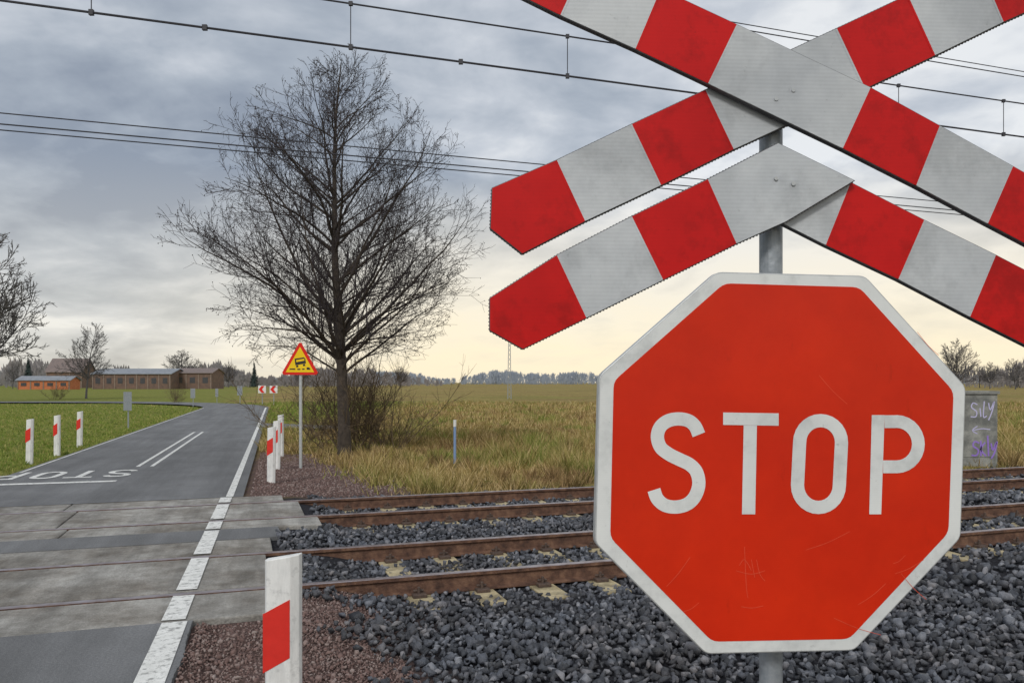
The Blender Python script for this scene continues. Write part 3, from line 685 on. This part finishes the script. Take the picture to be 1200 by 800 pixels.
for k_,(px,d_,top,wd_) in enumerate([(149.5,32,459,.30),(226,62,455,.34),(281,64,452,.4),(254,72,455,.25)]):
    e=empty('roadside_sign'+('' if k_==0 else '.%03d'%k_)); g=Geo(); p=gp(px,d_); zt=up(top,d_)
    g.box((p.x,p.y,zt-.75),wd_,.03,.75,(math.cos(.5),math.sin(.5))); g.make('panel_back',[M['galv']],e)
    g=Geo(); g.tube((p.x,p.y+.06,-.1),(p.x,p.y+.06,zt-.05),.03,8); g.make('post',[M['galv']],e)
e=empty('field_marker_stake'); g=Geo(); p=gp(533,17.9,-.12); g.tube(p,p+Vector((0,0,1.05)),.03,8); g.make('stake',[M['blue']],e); g=Geo(); g.tube(p+Vector((0,0,.93)),p+Vector((0,0,1.08)),.034,8); g.make('cap',[M['white']],e)
e=empty('lattice_pole'); g=Geo(); d_=92; p=gp(597,d_,-.1); ht=up(402,d_)+.1
for sx in(-1,1):
    for sy in(-1,1): g.tube(p+Vector((sx*.22,sy*.22,0)),p+Vector((sx*.10,sy*.10,ht)),.035,5)
for k in range(12):
    z0_=ht*k/12;z1_=ht*(k+1)/12;w0=.22-.12*k/12;w1=.22-.12*(k+1)/12
    for sy in(-1,1):
        g.tube(p+Vector((-w0,sy*w0,z0_)),p+Vector((w1,sy*w1,z1_)),.022,4); g.tube(p+Vector((w0,sy*w0,z0_)),p+Vector((-w1,sy*w1,z1_)),.022,4)
g.make('lattice',[M['galv']],e)
e=empty('trackside_cabinet'); d_=18.2; g=Geo(); x0=gp(1112,d_).x;x1=gp(1169,d_).x; zt=up(459,d_)
g.box(((x0+x1)/2,d_+.35,-.25),x1-x0,.7,zt+.2); g.box(((x0+x1)/2,d_+.35,zt-.05),x1-x0+.07,.78,.07)
g.box(((x0+x1)/2,d_-.006,.1),x1-x0-.16,.012,zt-.3); g.make('concrete_body',[M['cabinet']],e,bevel=.012)
g=Geo()
def spray(strokes,w_,mi):
    for s_ in strokes:
        for q in stroke(catmull(s_,4),w_): g.add([Vector(((x-600)*d_/F,d_-.016,up(y,d_))) for x,y in q],[[0,1,2,3]],mi)
spray([[(1145,474),(1140,472),(1138,477),(1144,482),(1143,488),(1137,488)],[(1148,478),(1149,488)],[(1153,470),(1152,488),(1156,487)],[(1158,472),(1160,480),(1164,471)],[(1165,470),(1162,482),(1158,492)]],1.4,1)
spray([[(1160,503),(1150,502),(1140,504)],[(1145,499),(1139,504),(1145,508)]],1.1,1)
spray([[(1147,519),(1142,517),(1140,522),(1146,527),(1144,533),(1138,533)],[(1149,516),(1149,534)],[(1154,518),(1149,526),(1155,534)],[(1157,510),(1158,534)],[(1161,519),(1163,527),(1167,518)],[(1168,517),(1165,530),(1161,537)]],1.9,0)
g.make('graffiti',[M['purple'],M['spraywhite']],e)
# ---------------- overhead wires ----------------
cat=empty('overhead_line')
def wire(nm,Dw,offs,r,a0=-60,a1=260,sag=0,span=60,ph=0):
    C=Chains(); P=[];zz=H+offs*Dw/1078
    n_=130
    for k in range(n_+1):
        a=a0+(a1-a0)*k/n_; u=((a+ph)%span)/span; P.append(rail(a,Dw,zz+sag*((2*u-1)**2-.3)))
    C.chain(P,[r]*(n_+1),6,0); mesh_obj(nm,C.V,C.F,[M['wire']],cat); return zz
wire('contact_wire_1',8.1,448,.011); wire('messenger_wire_1',8.1,516,.009,sag=.25,ph=28)
wire('messenger_wire_1b',8.1,566,.007,sag=.2,ph=20); wire('contact_wire_1b',8.25,575,.006,sag=.2,ph=20)
wire('contact_wire_2',11.85,303,.009); wire('contact_wire_2b',11.95,296,.008); wire('messenger_wire_2',11.85,318,.008,sag=.10,ph=25)
g=Geo(); zc=H+448*8.1/1078
for px in(107,411,665,1053,1176):
    k=(px-600)/F
    Dw=8.1; a=(k*Dw*NR[1]-Dw*NR[0])/(R[0]-k*R[1]); u=((a+28)%60)/60; zt=H+516*8.1/1078+.25*((2*u-1)**2-.3)
    g.tube(rail(a,Dw,zc),rail(a,Dw,zt),.005,5); g.box(rail(a,Dw,zc-.025),.04,.03,.05); g.box(rail(a,Dw,zt-.02),.04,.03,.04)
for px in(240,540): 
    k=(px-600)/F; a=(k*8.1*NR[1]-8.1*NR[0])/(R[0]-k*R[1]); g.box(rail(a,8.1,zc-.025),.045,.03,.05)
g.make('droppers',[M['wire']],cat)
# ---------------- sky / light ----------------
W=bpy.data.worlds.new('World'); scene.world=W; W.use_nodes=True; nt=W.node_tree; n=nt.nodes; L=nt.links
bg=n['Background']; tc=n.new('ShaderNodeTexCoord'); sx=n.new('ShaderNodeSeparateXYZ'); L.new(tc.outputs['Generated'],sx.inputs[0])
def mth(op,a,b_=None,clamp=False):
    m=n.new('ShaderNodeMath'); m.operation=op; m.use_clamp=clamp
    for k,q in((0,a),(1,b_)):
        if q is None: continue
        if hasattr(q,'links'): L.new(q,m.inputs[k])
        else: m.inputs[k].default_value=q
    return m.outputs[0]
zp=mth('MAXIMUM',sx.outputs[2],0.0); den=mth('ADD',zp,.24)
cb=n.new('ShaderNodeCombineXYZ'); L.new(mth('DIVIDE',sx.outputs[0],den),cb.inputs[0]); L.new(mth('DIVIDE',sx.outputs[1],den),cb.inputs[1])
def wn(scale,detail,dist=0,off=(0,0,0),rough=.55):
    mp=n.new('ShaderNodeMapping'); mp.inputs['Location'].default_value=off; L.new(cb.outputs[0],mp.inputs[0])
    x=n.new('ShaderNodeTexNoise'); x.inputs['Scale'].default_value=scale; x.inputs['Detail'].default_value=detail; x.inputs['Distortion'].default_value=dist; x.inputs['Roughness'].default_value=rough; L.new(mp.outputs[0],x.inputs['Vector']); return x.outputs['Fac']
n1=wn(.85,6,.3,(3.6,2.3,0)); n2=wn(3.2,6,.25,(7,2,0),.55)
nn=mth('ADD',mth('MULTIPLY',n1,.60),mth('MULTIPLY',n2,.40))
nn=mth('ADD',nn,mth('MULTIPLY',sx.outputs[0],.06))
nn=mth('ADD',nn,.012)
cc=ramp(nn,[(.37,(.30,.345,.42)),(.44,(.42,.47,.54)),(.51,(.60,.64,.70)),(.58,(.86,.88,.90))])
mr=n.new('ShaderNodeMapRange'); mr.inputs[1].default_value=.0; mr.inputs[2].default_value=.25; mr.inputs[3].default_value=1; mr.inputs[4].default_value=0; L.new(zp,mr.inputs[0])
mr2=n.new('ShaderNodeMapRange'); mr2.inputs[1].default_value=-.45; mr2.inputs[2].default_value=-.08; mr2.inputs[3].default_value=.35; mr2.inputs[4].default_value=1; L.new(sx.outputs[0],mr2.inputs[0])
gl=mth('MULTIPLY',mth('POWER',mr.outputs[0],1.0),mr2.outputs[0])
gl=mth('MULTIPLY',gl,mth('ADD',.8,mth('MULTIPLY',n2,.65)),True)
cc=mix(gl,cc,(1.08,.94,.68))
sky=n.new('ShaderNodeTexSky'); sky.sky_type='NISHITA'; sky.sun_disc=False; sky.sun_elevation=math.radians(38); sky.sun_rotation=math.radians(200)
sv=n.new('ShaderNodeVectorMath'); sv.operation='SCALE'; sv.inputs['Scale'].default_value=.1; L.new(sky.outputs[0],sv.inputs[0])
fin=mix(.92,sv.outputs[0],cc)
L.new(fin,bg.inputs[0]); bg.inputs[1].default_value=1.0
sun=bpy.data.lights.new('sun','SUN'); sun.energy=1.5; sun.angle=math.radians(12); sun.color=(1,.96,.90)
so=link(bpy.data.objects.new('sun',sun)); az=math.radians(200); el=math.radians(38)
dv=Vector((math.sin(az)*math.cos(el),math.cos(az)*math.cos(el),math.sin(el))); so.rotation_euler=dv.to_track_quat('Z','Y').to_euler()
# ---------------- camera ----------------
cam=bpy.data.cameras.new('camera'); co=link(bpy.data.objects.new('camera',cam)); co.location=(0,0,H); co.rotation_euler=(math.pi/2,0,0)
cam.lens=28; cam.sensor_width=36; cam.shift_y=(HY-400)/1200; cam.clip_start=.05; cam.clip_end=9000; scene.camera=co
scene.view_settings.view_transform='Standard'; scene.view_settings.look='None'; scene.view_settings.exposure=0
